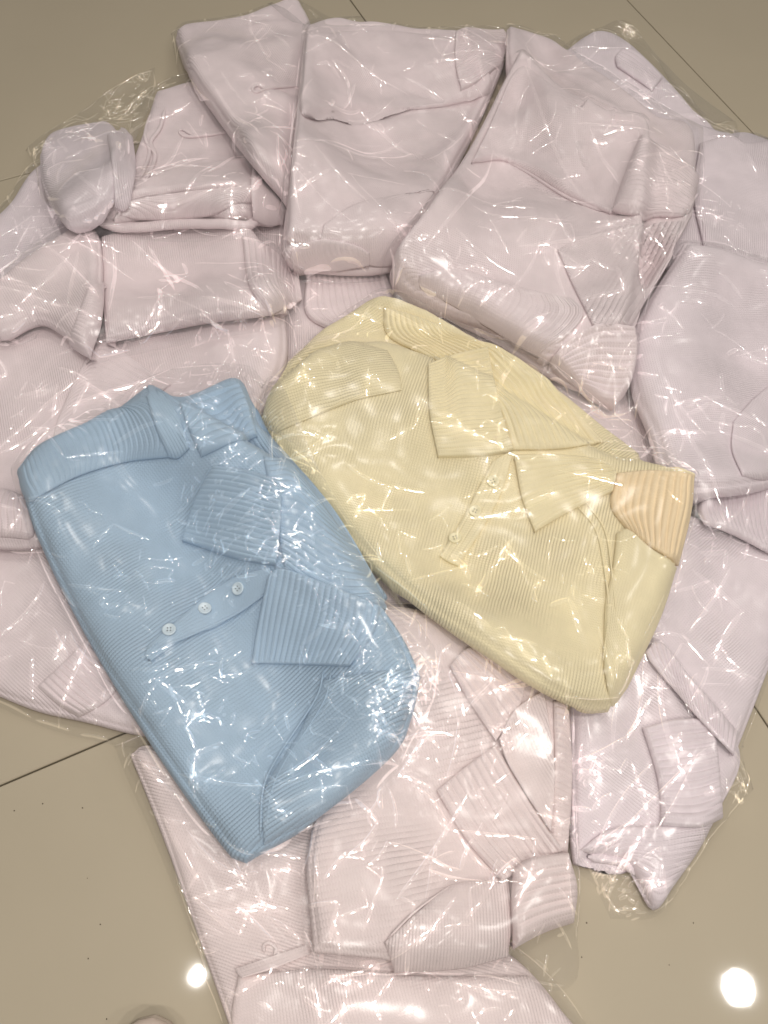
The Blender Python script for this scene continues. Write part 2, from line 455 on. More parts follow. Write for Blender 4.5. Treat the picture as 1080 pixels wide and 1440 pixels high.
def film(parent, spec, gap=0.006, n=70, clusters=(), lines=(), step=0.0036, rough_amp=1.0, fold=0.02, name='plastic_bag', tight=3, rsl=(0.018, 0.075)):
    """the clear bag: a taut sheet over the folded garment with broad pulls and pinched ridges"""
    hd = dilate(HF, 1)
    top = blur(dilate(HF, tight), 5) + gap
    ws = world_sides(spec, blur(HF, 3), gap)
    poly = np.vstack([s[:-1] for s in ws])
    ln = lambda s: np.linalg.norm(np.diff(s, axis=0), axis=1).sum()
    Lu = 0.5 * (ln(ws[0]) + ln(ws[2])); Lv = 0.5 * (ln(ws[1]) + ln(ws[3]))
    uu = np.linspace(0, 1, int(Lu / step) + 2); vv = np.linspace(0, 1, int(Lv / step) + 2)
    P = patch_xy(ws, uu, vv)
    cr, pl = [], []
    lo, hi = poly.min(0), poly.max(0); cen = poly.mean(0)
    def ridge(c, a, L, wd, h):
        e = c + L * np.array([math.cos(a), math.sin(a)])
        pl.append((c[0], c[1], e[0], e[1], wd, wd * h, rng.normal(0, 0.05)))
        return e
    k = 0; main = rng.uniform(0, math.pi); n = int(n * 0.65)
    while k < n:
        c = rng.uniform(lo, hi)
        if poly_sdf(c[:1], c[1:], poly)[0] < 0: continue
        a = main + rng.normal(0, 0.4) if rng.random() < 0.6 else rng.uniform(0, 2 * math.pi)
        L = rng.uniform(*rsl) * rng.choice([0.6, 1, 1, 2.2]); wd = rng.uniform(0.0010, 0.0028); hr = rng.uniform(0.2, 0.42)
        if rng.random() < 0.4: wd = rng.uniform(0.0026, 0.0046); hr = rng.uniform(0.14, 0.26); L *= 1.3
        e = ridge(c, a, L, wd, hr)
        for _ in range(2):
            if rng.random() < 0.35:
                a += rng.choice([-1, 1]) * rng.uniform(0.5, 2.2); L *= rng.uniform(0.4, 0.9)
                e = ridge(e, a, L, wd * 0.9, rng.uniform(0.2, 0.42))
        k += 1
    # pulls running out of the corners and edges towards the middle, each with a sharp ridge on part of it
    for q in range(int(n * 0.4)):
        p = poly[rng.integers(len(poly))]; e = cen - p; e /= np.linalg.norm(e)
        a = math.atan2(e[1], e[0]) + rng.normal(0, 0.45); L = rng.uniform(0.04, 0.16); wd = rng.uniform(0.005, 0.010)
        cr.append((p[0], p[1], p[0] + L * math.cos(a), p[1] + L * math.sin(a), wd, wd * rng.uniform(0.2, 0.5) * rough_amp))
        ridge(p + e * rng.uniform(0, 0.03), a, L * rng.uniform(0.2, 0.7), rng.uniform(0.0014, 0.003), rng.uniform(0.2, 0.4))
    # the sealed edge of the bag
    m_ = len(poly)
    for q in range(0, m_, 4):
        p0, p1 = poly[q], poly[(q + 4) % m_]
        i0 = (cen - p0) / np.linalg.norm(cen - p0) * 0.004; i1 = (cen - p1) / np.linalg.norm(cen - p1) * 0.004
        d = p1 + i1 - p0 - i0; L = np.linalg.norm(d)
        if rng.random() < 0.75 and L > 0.004: ridge(p0 + i0, math.atan2(d[1], d[0]) + rng.normal(0, 0.05), L * rng.uniform(0.7, 1.1), rng.uniform(0.0009, 0.0016), rng.uniform(0.3, 0.7))
    # pinched, crackled places
    for (cx, cy, rad, m) in clusters:
        x, y, z = on([(cx, cy)], top); rw = rad * 0.00085; am = rng.uniform(0, math.pi)
        for q in range(int(m * 1.15)):
            a0 = rng.uniform(0, 2 * math.pi); rr = rw * math.sqrt(rng.uniform(0, 1.2))
            c = np.array([x[0] + rr * math.cos(a0), y[0] + rr * math.sin(a0)])
            a = am + rng.normal(0, 0.7) if rng.random() < 0.6 else rng.uniform(0, 2 * math.pi)
            ridge(c, a, rng.choice([rng.uniform(0.003, 0.012), rng.uniform(0.008, 0.03)]), rng.uniform(0.0009, 0.0022), rng.uniform(0.25, 0.55))
            if q % 6 == 0:
                L = rng.uniform(0.012, 0.03); wd = rng.uniform(0.003, 0.005)
                cr.append((c[0], c[1], c[0] + L * math.cos(a), c[1] + L * math.sin(a), wd, wd * rng.uniform(0.3, 0.7) * rng.choice([1, -1])))
    for (x0, y0, x1, y1, wd, h) in px_lines(lines, top):
        cr.append((x0, y0, x1, y1, wd * 1.2, h * 0.8))
        a = math.atan2(y1 - y0, x1 - x0); L = math.hypot(x1 - x0, y1 - y0)
        ridge(np.array([x0, y0]), a + rng.normal(0, 0.03), L * rng.uniform(0.75, 1.0), 0.0028, rng.uniform(0.25, 0.4))
    ox, oy = rng.uniform(-0.3, 0.3, 2)
    def fn(x, y):
        d = poly_sdf(x, y, poly)
        s = np.clip(d / fold, 0, 1); pr = 0.12 + 0.88 * np.sqrt(1 - (1 - s) ** 2)
        l = samp(hd, x, y); t = samp(top, x, y)
        z = l + (t - l) * pr + 0.0009 * samp(NZ2, x + ox, y + oy) + creases_z(x, y, cr)
        zz = l + 0.0012
        return np.where(z > zz, z, zz + 0.0006 * (1 - np.exp(-(zz - z) / 0.002))), d
    x = P[..., 0].ravel(); y = P[..., 1].ravel()
    z, d = fn(x, y)
    V = np.stack([x, y, z], 1)
    Fq = quads(*P.shape[:2])
    B = poly
    if 0.5 * np.sum(B[:, 0] * np.roll(B[:, 1], -1) - np.roll(B[:, 0], -1) * B[:, 1]) < 0: Fq = Fq[:, ::-1]
    Vp, Fp = pleat_strips(pl, fn)
    o = mesh_ob(name, np.vstack([V, Vp]), np.vstack([Fq, Fp + len(V)]), FILM, parent)
    o.data.materials.append(PLEAT)
    mi = np.zeros(len(o.data.polygons), np.int32); mi[len(Fq):] = 1; o.data.polygons.foreach_set('material_index', mi)
    update_hf(poly, fn)
    return o

_btn = {}
def button(parent, px, rad, col):
    x, y, z = on([px], HF); z = samp(HF, x, y)
    if col not in _btn:
        prof = [(0, 0.0016), (0.62, 0.0016), (0.74, 0.0024), (0.88, 0.0027), (0.97, 0.0022), (1.0, 0.0012), (0.96, 0.0)]
        seg = 24; V = []; Fc = []
        for rr, h in prof:
            for k in range(seg):
                a = 2 * math.pi * k / seg; V.append((rr * rad * math.cos(a), rr * rad * math.sin(a), h))
        for i in range(len(prof) - 1):
            for k in range(seg):
                k2 = (k + 1) % seg; Fc.append((i * seg + k, (i + 1) * seg + k, (i + 1) * seg + k2, i * seg + k2))
        Vh = []; Fh = []  # dark raised discs stand in for the four open holes
        for hx, hy in ((1, 1), (1, -1), (-1, 1), (-1, -1)):
            for zz in (0.0017, 0.0021):
                for k in range(8):
                    a = 2 * math.pi * k / 8; Vh.append((hx * rad * 0.22 + rad * 0.1 * math.cos(a), hy * rad * 0.22 + rad * 0.1 * math.sin(a), zz))
            b = len(Vh) - 16
            for k in range(8): Fh.append((b + k, b + (k + 1) % 8, b + 8 + (k + 1) % 8, b + 8 + k))
            Fh += [(b + 8, b + 9, b + 10, b + 11), (b + 8, b + 11, b + 12, b + 15), (b + 12, b + 13, b + 14, b + 15)]
        _btn[col] = (np.array(V), np.array(Fc), np.array(Vh), np.array(Fh), plain('button_plastic', col, 0.3), plain('dark_thread_hole', tuple(c * 0.22 for c in col), 0.9))
    V, Fc, Vh, Fh, m, mh = _btn[col]
    e = 0.004
    nx = -(samp(blur(HF, 2), x + e, y) - samp(blur(HF, 2), x - e, y))[0] / (2 * e); ny = -(samp(blur(HF, 2), x, y + e) - samp(blur(HF, 2), x, y - e))[0] / (2 * e)
    R = Vector((0, 0, 1)).rotation_difference(Vector((nx, ny, 1)).normalized()).to_matrix() @ Matrix.Rotation(rng.uniform(0, 1.5), 3, 'Z')
    R = np.array(R); p = np.array([x[0], y[0], z[0] + 0.0005])
    o = mesh_ob('button', V @ R.T + p, Fc, m, parent)
    h = mesh_ob('thread_hole', Vh @ R.T + p - np.array(parent['_o']) * 0, Fh, mh, parent)
    h.parent = o
    i0 = int((p[0] - GX0) / GS); j0 = int((p[1] - GY0) / GS)
    sub = HF[j0 - 2:j0 + 3, i0 - 2:i0 + 3]; np.maximum(sub, p[2] + 0.0025, out=sub)
    return o

# ------------------------------------------------------------------ floor
def floor_material():
    m = bpy.data.materials.new('polished_tile'); N, L = nt(m); p = N['Principled BSDF']
    tc = N.new('ShaderNodeTexCoord')
    no = N.new('ShaderNodeTexNoise'); no.inputs['Scale'].default_value = 6; no.inputs['Detail'].default_value = 6
    L.new(tc.outputs['Object'], no.inputs['Vector'])
    mx = N.new('ShaderNodeMix'); mx.data_type = 'RGBA'
    mx.inputs[6].default_value = (0.43, 0.375, 0.28, 1); mx.inputs[7].default_value = (0.465, 0.405, 0.305, 1)
    L.new(no.outputs['Fac'], mx.inputs[0]); L.new(mx.outputs[2], p.inputs['Base Color'])
    p.inputs['Roughness'].default_value = 0.4; p.inputs['Specular IOR Level'].default_value = 0.15
    p.inputs['Coat Weight'].default_value = 0.8; p.inputs['Coat Roughness'].default_value = 0.035
    n2 = N.new('ShaderNodeTexNoise'); n2.inputs['Scale'].default_value = 14
    L.new(tc.outputs['Object'], n2.inputs['Vector'])
    b = N.new('ShaderNodeBump'); b.inputs['Distance'].default_value = 0.0004; b.inputs['Strength'].default_value = 0.3
    L.new(n2.outputs['Fac'], b.inputs['Height']); L.new(b.outputs[0], p.inputs['Normal']); L.new(b.outputs[0], p.inputs['Coat Normal'])
    return m
FLOOR = floor_material()
GROUT = plain('dark_grout', (0.055, 0.04, 0.022), 0.9)
th = math.radians(29.61)
def slab(name, x0, x1, y0, y1, z0, z1, mat, parent=None, bev=0.0012):
    c, s = math.cos(th), math.sin(th)
    V = []
    for (i, z) in ((0, z0), (0, z1 - bev), (bev, z1)):
        for X, Y in ((x0 + i, y0 + i), (x1 - i, y0 + i), (x1 - i, y1 - i), (x0 + i, y1 - i)):
            V.append((c * X - s * Y, s * X + c * Y, z))
    Fc = []
    for k in (0, 1):
        for q in range(4): Fc.append((k * 4 + q, k * 4 + (q + 1) % 4, k * 4 + 4 + (q + 1) % 4, k * 4 + 4 + q))
    Fc.append((8, 9, 10, 11))
    o = mesh_ob(name, V, Fc, mat, None, smooth=False)
    if parent: o.parent = parent
    return o
fl = slab('floor', -5, 5, -5, 6, -0.05, -0.006, GROUT)
fl['kind'] = 'structure'
g = 0.0011
ys = [-2.757, -1.698, -0.64, 0.419, 1.4777, 2.536, 3.594]
cuts = []
for ya, yb in zip(ys[:-1], ys[1:]):
    if yb < 0.5: xs = [-2.84, -1.78, -0.72, 0.660, 1.72, 2.78]
    elif yb < 2.6: xs = [-2.6, -1.6, -0.6, 0.795]
    else: xs = [-2.6, -1.6, -0.6, 0.795, 1.357, 2.417]
    cuts += [(xa, xb, ya, yb) for xa, xb in zip(xs[:-1], xs[1:])]
cuts += [(0.795, 1.357, 0.419, 2.536), (1.357, 2.417, 0.419, 2.536)]
for xa, xb, ya, yb in cuts:
    slab('tile', xa + g, xb - g, ya + g, yb - g, -0.012, 0.0, FLOOR, fl)

# ------------------------------------------------------------------ the pile, bottom to top
def fp(p=0.0036, d=0.0010, c=PINK): return fabric(c, p, d)
RB = 0.0078     # rib pitch of cuffs, hems and collars
RH = 0.0030     # rib height

# --- middle sweater, nearly covered
G = garment("pink sweater almost wholly covered, between the blue and the yellow sweaters", (560, 640))
panel(G, 'body', '310,290 600,320 975,320 | 985,620 960,780 | 780,980 600,1000 | 380,900 300,620', 0.028, 0.03, fp(), 'drape', rib_dir=(500, 400, 520, 700))
panel(G, 'cuff', '430,385 480,372 540,372 | 560,440 | 520,470 470,465 | 430,440', 0.012, 0.008, fp(), 'drape', ribs=('u', 0.009, 0.0032))
film(G, '330,320 600,350 960,350 | 950,620 960,800 | 780,1000 600,1010 | 360,900 310,620', n=50, clusters=((420, 420, 60, 14),))

# --- lower left
G = garment("pink sweater at the lower left, ribbed hem on the tiles beside the blue one", (120, 880))
panel(G, 'body', '-90,740 60,735 170,740 | 250,860 340,1000 330,1045 | 205,1034 120,1014 50,998 -20,970 | -70,940 -100,840', 0.03, 0.026, fp(), 'drape', rib_dir=(0, 780, 200, 960), wr=0.002)
panel(G, 'hem', '52,965 95,925 135,882 | 165,905 190,935 | 150,985 110,1008 | 80,990', 0.005, 0.005, fp(), 'follow', ribs=('u', RB, RH))
film(G, '-90,730 60,725 190,735 | 260,860 345,1000 | 230,1050 90,1030 -20,985 | -80,940 -100,840', n=45, clusters=((110, 860, 60, 10), (180, 960, 70, 12)), lines=((80, 1022, 130, 890, .004, .003), (0, 900, 70, 820, .004, .003)))

# --- left middle
G = garment("pink sweater lying flat at the left edge, ribbed panel beside the blue one", (60, 600))
panel(G, 'body', '-90,430 60,440 240,450 400,430 | 400,520 330,640 | 180,690 60,765 -90,762 | -110,640 -110,500', 0.034, 0.028, fp(), 'drape', rib_dir=(20, 480, 60, 750), wr=0.0025)
panel(G, 'hem', '122,500 150,480 190,505 240,540 | 215,560 190,590 | 130,620 80,660 | 75,610 95,555', 0.006, 0.006, fp(), 'follow', ribs=('v', 0.0058, 0.0012))
panel(G, 'cuff', '-30,690 10,688 40,700 | 48,745 40,757 | 0,754 -40,754 | -50,720', 0.012, 0.008, fp(), 'follow', ribs=('u', RB, RH))
film(G, '-90,425 60,430 240,440 405,425 | 420,520 350,640 | 180,700 60,785 -90,765 | -110,640 -110,500', n=70, clusters=((330, 500, 90, 60), (50, 580, 50, 10), (240, 560, 50, 12)),
     lines=((0, 640, 90, 575, .004, .003), (20, 560, 80, 540, .003, .0025), (80, 540, 75, 600, .003, .0025), (150, 600, 210, 520, .004, .003), (80, 500, 180, 470, .004, .003)))

# --- far left edge, under the round one
G = garment("pink sweater partly on the tiles at the far left, below the rounded bundle", (40, 340))
panel(G, 'body', '10,290 60,230 160,230 | 190,300 170,380 | 80,420 -60,440 | -80,380', 0.032, 0.026, fp(c=LILAC), 'drape', rib_dir=(0, 300, 160, 320))
film(G, '5,285 55,225 170,225 | 200,300 180,390 | 80,430 -60,450 | -80,380', n=45, clusters=((50, 310, 55, 22), (20, 370, 40, 10)))

# --- left: flat panel and sleeve flap
G = garment("pink sweater with flat front and ribbed flap at left, under the rolled fold", (240, 400))
panel(G, 'body', '140,335 230,318 350,315 | 385,370 405,440 | 300,448 220,462 148,478 | 143,410', 0.036, 0.02, fp(), 'drape', rib_dir=(160, 330, 170, 470), wr=0.0035,
      lines=((190, 350, 250, 420, .01, .003), (330, 345, 360, 430, .008, -.002)))
panel(G, 'sleeve', '-60,440 0,395 60,350 110,318 | 138,330 146,380 | 143,440 126,502 | 60,455 0,475', 0.03, 0.018, fp(), 'drape', rib_dir=(60, 340, 140, 470), wr=0.0025)
panel(G, 'cuff', '340,330 385,350 420,385 | 425,420 | 380,440 | 350,400', 0.01, 0.008, fp(), 'follow', ribs=('u', 0.009, 0.0032))
panel(G, 'sleeve_rib', '95,480 110,440 125,400 | 146,395 | 143,440 126,500 | 110,492', 0.005, 0.005, fp(), 'follow', ribs=('u', 0.006, 0.0016))
film(G, '-60,430 0,385 110,305 330,305 | 400,360 425,450 | 330,470 220,490 130,510 | 60,470 -20,490', n=70, clusters=((380, 400, 50, 30), (330, 460, 70, 30)),
     lines=((160, 340, 150, 470, .006, .004), (210, 345, 255, 415, .012, .007), (255, 415, 190, 420, .01, .006), (30, 430, 110, 350, .008, .004), (95, 430, 115, 350, .005, .003)))

# --- left: placket garment with the rolled fold
G = garment("pink sweater at the upper left with a slit and a thick rolled front fold", (270, 230))
panel(G, 'body', '218,132 270,118 345,108 | 385,200 405,300 | 340,305 260,300 160,310 | 190,220', 0.04, 0.02, fp(), 'drape', rib_dir=(220, 150, 330, 150), wr=0.0035,
      lines=((250, 192, 320, 188, .007, -.008), (320, 215, 355, 225, .007, -.006)))
tube(G, 'placket', '322,186 290,190 262,192 252,186 256,182 270,190', 0.0028, fp(), n=30)
panel(G, 'fold', '150,284 195,262 270,238 355,222 | 362,250 368,285 | 300,300 200,306 150,308 | 132,302', 0.022, 0.013, fp(), 'drape', rib_dir=(150, 300, 350, 280), wr=0.002)
tube(G, 'rolled_edge', '398,314 330,314 250,316 180,320 142,312 136,298 152,286 200,272 280,262 345,258', 0.0085, fp(), sink=0.9, seg=12, n=60)
panel(G, 'cuff', '356,225 385,262 400,292 | 398,312 | 375,312 355,300 | 352,262', 0.012, 0.008, fp(), 'follow', wr=0.004)
tube(G, 'side_seam', '232,152 225,180 212,200 218,222 205,255', 0.004, fp(), n=30)
tube(G, 'side_seam', '213,158 204,190 210,215 198,250', 0.0035, fp(), n=30)
film(G, '185,160 240,105 345,100 | 385,190 410,310 | 330,335 220,335 125,320 | 120,285 165,240', n=60, clusters=((340, 260, 50, 14), (190, 250, 30, 10)),
     lines=((205, 248, 262, 180, .006, .005), (205, 250, 290, 222, .006, .004), (150, 292, 340, 262, .006, .004), (285, 160, 280, 182, .003, .002)))

# --- rounded bundle
G = garment("rounded pink bundle at the upper left, its clear bag ending in a crumpled tip", (110, 250))
panel(G, 'sleeve', '56,222 70,196 108,180 150,176 166,186 | 178,215 172,250 160,286 | 140,310 100,320 84,308 | 72,290 58,258', 0.036, 0.018, fp(c=LILAC), 'drape', rib_dir=(60, 220, 160, 240), wr=0.002,
      lines=((80, 292, 170, 255, .008, -.009), (75, 268, 165, 228, .012, .006), (110, 190, 135, 250, .009, -.005), (150, 190, 150, 240, .008, -.005)))
panel(G, 'sleeve_end', '150,190 172,178 186,190 | 190,235 182,285 | 172,292 160,285 | 158,240', 0.012, 0.008, fp(c=LILAC), 'follow', rib_dir=(165, 200, 170, 280), wr=0.004)
film(G, '35,208 90,170 150,128 217,92 | 216,140 188,200 182,280 | 140,322 100,325 | 60,295 50,240', n=40, clusters=((175, 150, 45, 70), (200, 112, 22, 20), (60, 205, 26, 26), (120, 185, 40, 20)), fold=0.012,
     lines=((80, 258, 92, 225, .004, .003), (92, 225, 118, 212, .004, .003), (80, 270, 150, 235, .005, .004), (80, 190, 150, 140, .006, .005), (150, 140, 215, 95, .005, .005)))

# --- top right, behind
G = garment("pink sweater at the top right, behind the others next to a tile joint", (960, 180))
panel(G, 'body', '795,70 835,45 880,58 940,115 1000,185 | 1050,195 1110,210 1130,300 | 1090,400 960,400 | 880,300 800,180', 0.04, 0.03, fp(c=LILAC), 'drape', rib_dir=(1050, 250, 1060, 340), wr=0.003)
panel(G, 'cuff', '878,66 905,80 932,108 | 918,126 | 895,110 868,92 | 866,78', 0.01, 0.008, fp(c=LILAC), 'follow', ribs=('v', RB, RH))
panel(G, 'sleeve', '985,200 1030,190 1080,200 1120,215 | 1120,380 | 1050,370 990,345 | 975,270', 0.016, 0.018, fp(c=LILAC), 'drape', rib_dir=(1050, 250, 1060, 340), wr=0.003)
film(G, '790,66 835,42 885,28 940,108 1000,176 | 1036,168 1045,198 1120,205 1130,300 | 1090,410 960,400 | 880,300 790,180', n=60, clusters=((890, 45, 26, 34), (1035, 180, 22, 18), (1020, 300, 50, 20), (900, 110, 45, 14), (960, 280, 60, 24)),
     lines=((1050, 215, 1068, 250, .004, .003), (880, 110, 884, 150, .004, .003), (905, 100, 920, 130, .004, .003)))

# --- right: big body at the lower right with hem
G = garment("pink sweater at the right edge, its ribbed hem slanting down to the tiles", (1000, 880))
panel(G, 'body', '945,720 1020,740 1110,785 | 1110,860 1075,960 1035,1062 | 1000,1020 960,975 905,918 | 890,820', 0.034, 0.026, fp(c=LILAC), 'drape', rib_dir=(980, 940, 1060, 860), wr=0.002)
G_R3 = G

# --- bottom right with big cuff (lies under the hem of the one above)
G2 = garment("pink sweater at the bottom right with a wide ribbed cuff over its front", (920, 1120))
panel(G2, 'body', '800,960 850,930 905,905 | 960,980 1040,1060 1005,1155 | 960,1225 922,1280 890,1225 | 850,1180 808,1215 802,1090', 0.03, 0.022, fp(c=LILAC), 'drape', rib_dir=(830, 990, 900, 1050), wr=0.0025)
panel(G2, 'lower_sleeve', '815,1195 860,1165 930,1160 1008,1150 | 985,1195 950,1245 | 924,1278 905,1245 | 880,1208 850,1205', 0.012, 0.01, fp(c=LILAC), 'follow', ribs=('v', RB, 0.0016))
panel(G2, 'cuff', '905,1022 950,1010 1003,1010 | 1012,1070 1018,1150 | 985,1163 932,1160 | 926,1095', 0.014, 0.008, fp(c=LILAC), 'follow', ribs=('v', 0.0088, 0.0036))
tube(G2, 'fold', '826,1205 850,1208 880,1214 892,1230', 0.006, fp(c=LILAC), n=20)
film(G2, '800,930 860,915 920,890 | 1000,990 1062,1108 | 985,1200 930,1285 860,1292 | 835,1240 810,1215 795,1080', n=45, clusters=((870, 1190, 45, 22), (865, 1262, 34, 40), (1038, 1105, 26, 26), (815, 1100, 36, 14)),
     lines=((830, 1200, 930, 1060, .006, .006), (830, 1195, 900, 1150, .006, .005), (840, 1205, 1000, 1040, .005, .004), (870, 1090, 885, 1060, .004, .003), (1000, 1020, 1060, 1110, .004, .004)))

panel(G_R3, 'hem', '908,915 930,902 975,955 1040,1030 | 1033,1062 | 985,1012 940,960 | 915,930', 0.006, 0.006, fp(c=LILAC), 'follow', ribs=('u', RB, RH))
film(G_R3, '945,715 1020,730 1110,775 | 1110,860 1080,960 1035,1070 | 985,1010 900,920 | 885,820', n=35, clusters=((980, 760, 40, 12),), lines=((970, 890, 1035, 790, .004, .003),))

# --- right: upper body
G = garment("smooth pink sweater at the right edge, beside and above the yellow sweater's hem", (990, 520))
panel(G, 'cuff', '985,700 1030,690 1090,680 1130,680 | 1130,790 | 1085,780 1040,756 990,738 | 980,720', 0.014, 0.01, fp(c=LILAC), 'drape', ribs=('u', RB, RH))
panel(G, 'body', '960,345 1000,350 1060,370 1130,385 | 1140,520 1120,670 | 1060,690 990,698 930,695 | 918,620 890,540 892,460', 0.05, 0.034, fp(c=LILAC), 'drape', rib_dir=(910, 600, 1030, 610), wr=0.003,
      lines=((1030, 590, 1080, 545, .006, -.003), (1030, 590, 1040, 680, .007, -.003)))
panel(G, 'sleeve', '1032,592 1060,560 1100,530 1130,520 | 1130,660 | 1080,672 1045,668 | 1030,630', 0.005, 0.006, fp(c=LILAC), 'follow', rib_dir=(1040, 590, 1090, 620), wr=0.002)
film(G, '950,335 1000,342 1060,360 1130,378 | 1140,520 1130,790 | 1060,775 990,745 930,705 | 910,620 880,540 885,455', n=60, clusters=((905, 640, 50, 18), (950, 730, 50, 22), (930, 450, 40, 10)), rough_amp=0.8,
     lines=((960, 410, 1050, 432, .005, .004), (1010, 380, 1045, 420, .004, .003), (960, 405, 985, 400, .004, .003), (925, 430, 965, 468, .006, .004), (930, 530, 1005, 630, .006, .004), (1055, 580, 1080, 600, .004, .003)))

# --- bottom: long one lower left
G = garment("pink sweater flat on the tiles at the bottom left with a button loop", (320, 1250))
panel(G, 'body', '182,1062 215,1048 330,1100 460,1150 | 600,1260 740,1360 830,1475 | 650,1500 480,1500 338,1490 | 298,1375 242,1215 198,1100', 0.028, 0.024, fp(c=PINK2), 'drape', rib_dir=(260, 1180, 440, 1230), wr=0.003)
panel(G, 'lower_body', '335,1372 450,1362 600,1372 745,1372 | 775,1405 840,1480 | 650,1500 480,1500 330,1490 | 325,1430', 0.012, 0.012, fp(c=PINK2), 'drape', rib_dir=(500, 1380, 510, 1440), wr=0.002)
panel(G, 'placket', '330,1362 380,1345 432,1328 | 436,1342 | 385,1362 340,1376 | 334,1370', 0.005, 0.002, fp(c=PINK2), 'follow', wr=0.001)
tube(G, 'button_loop', '372,1340 371,1330 379,1326 388,1334 385,1343', 0.0022, fp(c=PINK2), n=24)
film(G, '160,1048 220,1035 330,1085 470,1140 | 600,1250 760,1355 850,1475 | 650,1500 480,1500 326,1490 | 290,1378 230,1215 178,1095', n=60, clusters=((200, 1060, 30, 10), (370, 1240, 40, 14), (660, 1400, 60, 20), (410, 1400, 50, 8)),
     lines=((230, 1150, 300, 1270, .006, .004), (260, 1170, 350, 1250, .006, .004), (270, 1260, 340, 1320, .005, .004), (310, 1200, 345, 1240, .005, .004), (380, 1290, 430, 1325, .005, .004), (330, 1270, 400, 1340, .005, .004),
            (200, 1075, 240, 1090, .005, .004), (195, 1070, 260, 1130, .005, .004), (235, 1380, 210, 1240, .005, .003), (640, 1385, 730, 1400, .005, .004), (425, 1400, 460, 1430, .004, .003)))

# --- bottom centre polo
G = garment("pale pink polo sweater with crossed ribbed collar points, below the yellow one", (620, 1120))
panel(G, 'body', '520,850 600,860 700,920 800,990 | 800,1090 798,1200 | 760,1290 640,1350 440,1340 | 432,1200 470,1080 500,950', 0.034, 0.024, fp(c=PINK2, p=0.0072, d=0.0014), 'drape', rib_dir=(460, 1150, 640, 1120), wr=0.003)
panel(G, 'hem', '778,985 790,985 802,1000 | 806,1100 800,1200 | 785,1200 772,1195 | 780,1090', 0.005, 0.005, fp(c=PINK2), 'follow', ribs=('v', RB, RH))
panel(G, 'sleeve', '540,1325 590,1280 640,1242 715,1236 | 722,1290 716,1345 | 650,1362 555,1368 | 548,1345', 0.010, 0.012, fp(c=PINK2), 'follow', rib_dir=(700, 1240, 705, 1340), wr=0.0025)
panel(G, 'collar_point', '614,1112 655,1078 697,1048 | 740,1120 792,1196 | 740,1222 706,1238 | 655,1180', 0.0085, 0.0030, fp(c=PINK2), 'follow', ribs=('u', 0.0088, 0.0032))
panel(G, 'collar', '632,937 652,915 676,906 | 712,925 742,950 | 728,1000 697,1042 | 662,990', 0.0085, 0.0030, fp(c=PINK2), 'follow', ribs=('u', 0.0085, 0.0032))
panel(G, 'collar', '702,1040 722,1000 765,970 | 780,1080 775,1170 | 745,1125 | 715,1075', 0.0085, 0.0030, fp(c=PINK2), 'follow', rib_dir=(720, 1000, 760, 1100), wr=0.001)
panel(G, 'cuff', '722,1222 745,1207 798,1200 | 810,1250 806,1298 | 765,1312 722,1335 | 718,1280', 0.02, 0.012, fp(c=PINK2), 'drape', ribs=('v', 0.0088, 0.0036))
tube(G, 'seam', '545,1320 580,1285 610,1262 640,1242', 0.0014, fp(c=PINK2), n=24)
tube(G, 'seam', '560,1322 590,1290 618,1266 645,1247', 0.0012, fp(c=PINK2), n=24)
film(G, '520,840 600,850 700,905 805,980 | 812,1090 812,1300 | 800,1390 640,1375 430,1375 | 425,1200 465,1080 495,950', n=75, clusters=((600, 1010, 60, 30), (700, 1045, 25, 14), (560, 930, 60, 24), (800, 1150, 30, 20), (760, 1350, 50, 16), (660, 1130, 50, 10)),
     lines=((587, 1105, 640, 1170, .005, .004), (640, 1170, 700, 1235, .005, .003), (630, 945, 710, 960, .005, .004), (700, 970, 745, 950, .004, .003), (600, 1225, 690, 1245, .006, .004), (690, 1245, 735, 1200, .004, .003), (560, 1090, 610, 1110, .004, .003), (445, 1200, 440, 1290, .006, .005), (560, 1040, 640, 1030, .005, .004)))

# --- top left one
G = garment("pink sweater folded to a slanting point at the top, half under its neighbour", (340, 110))
panel(G, 'body', '246,52 268,40 350,28 405,6 424,8 | 440,45 445,150 430,300 | 412,296 400,282 | 365,240 305,160 262,95', 0.055, 0.018, fp(), 'drape', rib_dir=(260, 70, 400, 260), wr=0.006,
      lines=((357, 128, 420, 124, .007, -.009), (340, 45, 420, 20, .01, .006), (330, 190, 400, 240, .012, .006)))
tube(G, 'placket', '420,121 380,124 360,130 355,125 362,120 374,126', 0.0028, fp(), n=30)
film(G, '240,45 265,32 345,20 415,0 430,3 | 470,25 520,45 440,300 | 405,300 395,285 | 360,245 298,165 252,98', n=60, clusters=((335, 175, 40, 8), (445, 25, 25, 8)), rough_amp=1.1,
     lines=((335, 68, 385, 50, .01, .007), (385, 50, 415, 75, .008, .006), (400, 90, 418, 95, .004, .003), (300, 120, 390, 240, .01, .005)))

# --- top centre
G = garment("pink folded sweater at the top centre with horizontal slit and rolled front edge", (540, 200))
panel(G, 'lower_fold', '405,280 480,270 600,280 650,240 | 640,300 590,362 | 545,380 470,382 412,374 | 398,352', 0.03, 0.016, fp(), 'drape', wr=0.003)
panel(G, 'body', '428,46 470,40 560,42 640,48 | 705,70 700,110 640,240 | 585,345 540,355 480,360 | 412,345 404,320 418,150', 0.046, 0.017, fp(), 'drape', rib_dir=(600, 200, 640, 240), wr=0.006,
      lines=((458, 155, 622, 150, .007, -.010), (462, 140, 622, 136, .012, .005), (555, 112, 622, 147, .007, -.009), (622, 147, 690, 132, .008, -.008), (565, 205, 630, 240, .007, -.009), (445, 210, 600, 195, .014, .006), (440, 225, 420, 330, .01, .005)))
tube(G, 'placket', '618,148 540,150 480,153 462,156 458,149 468,145 486,149', 0.003, fp(), n=36)
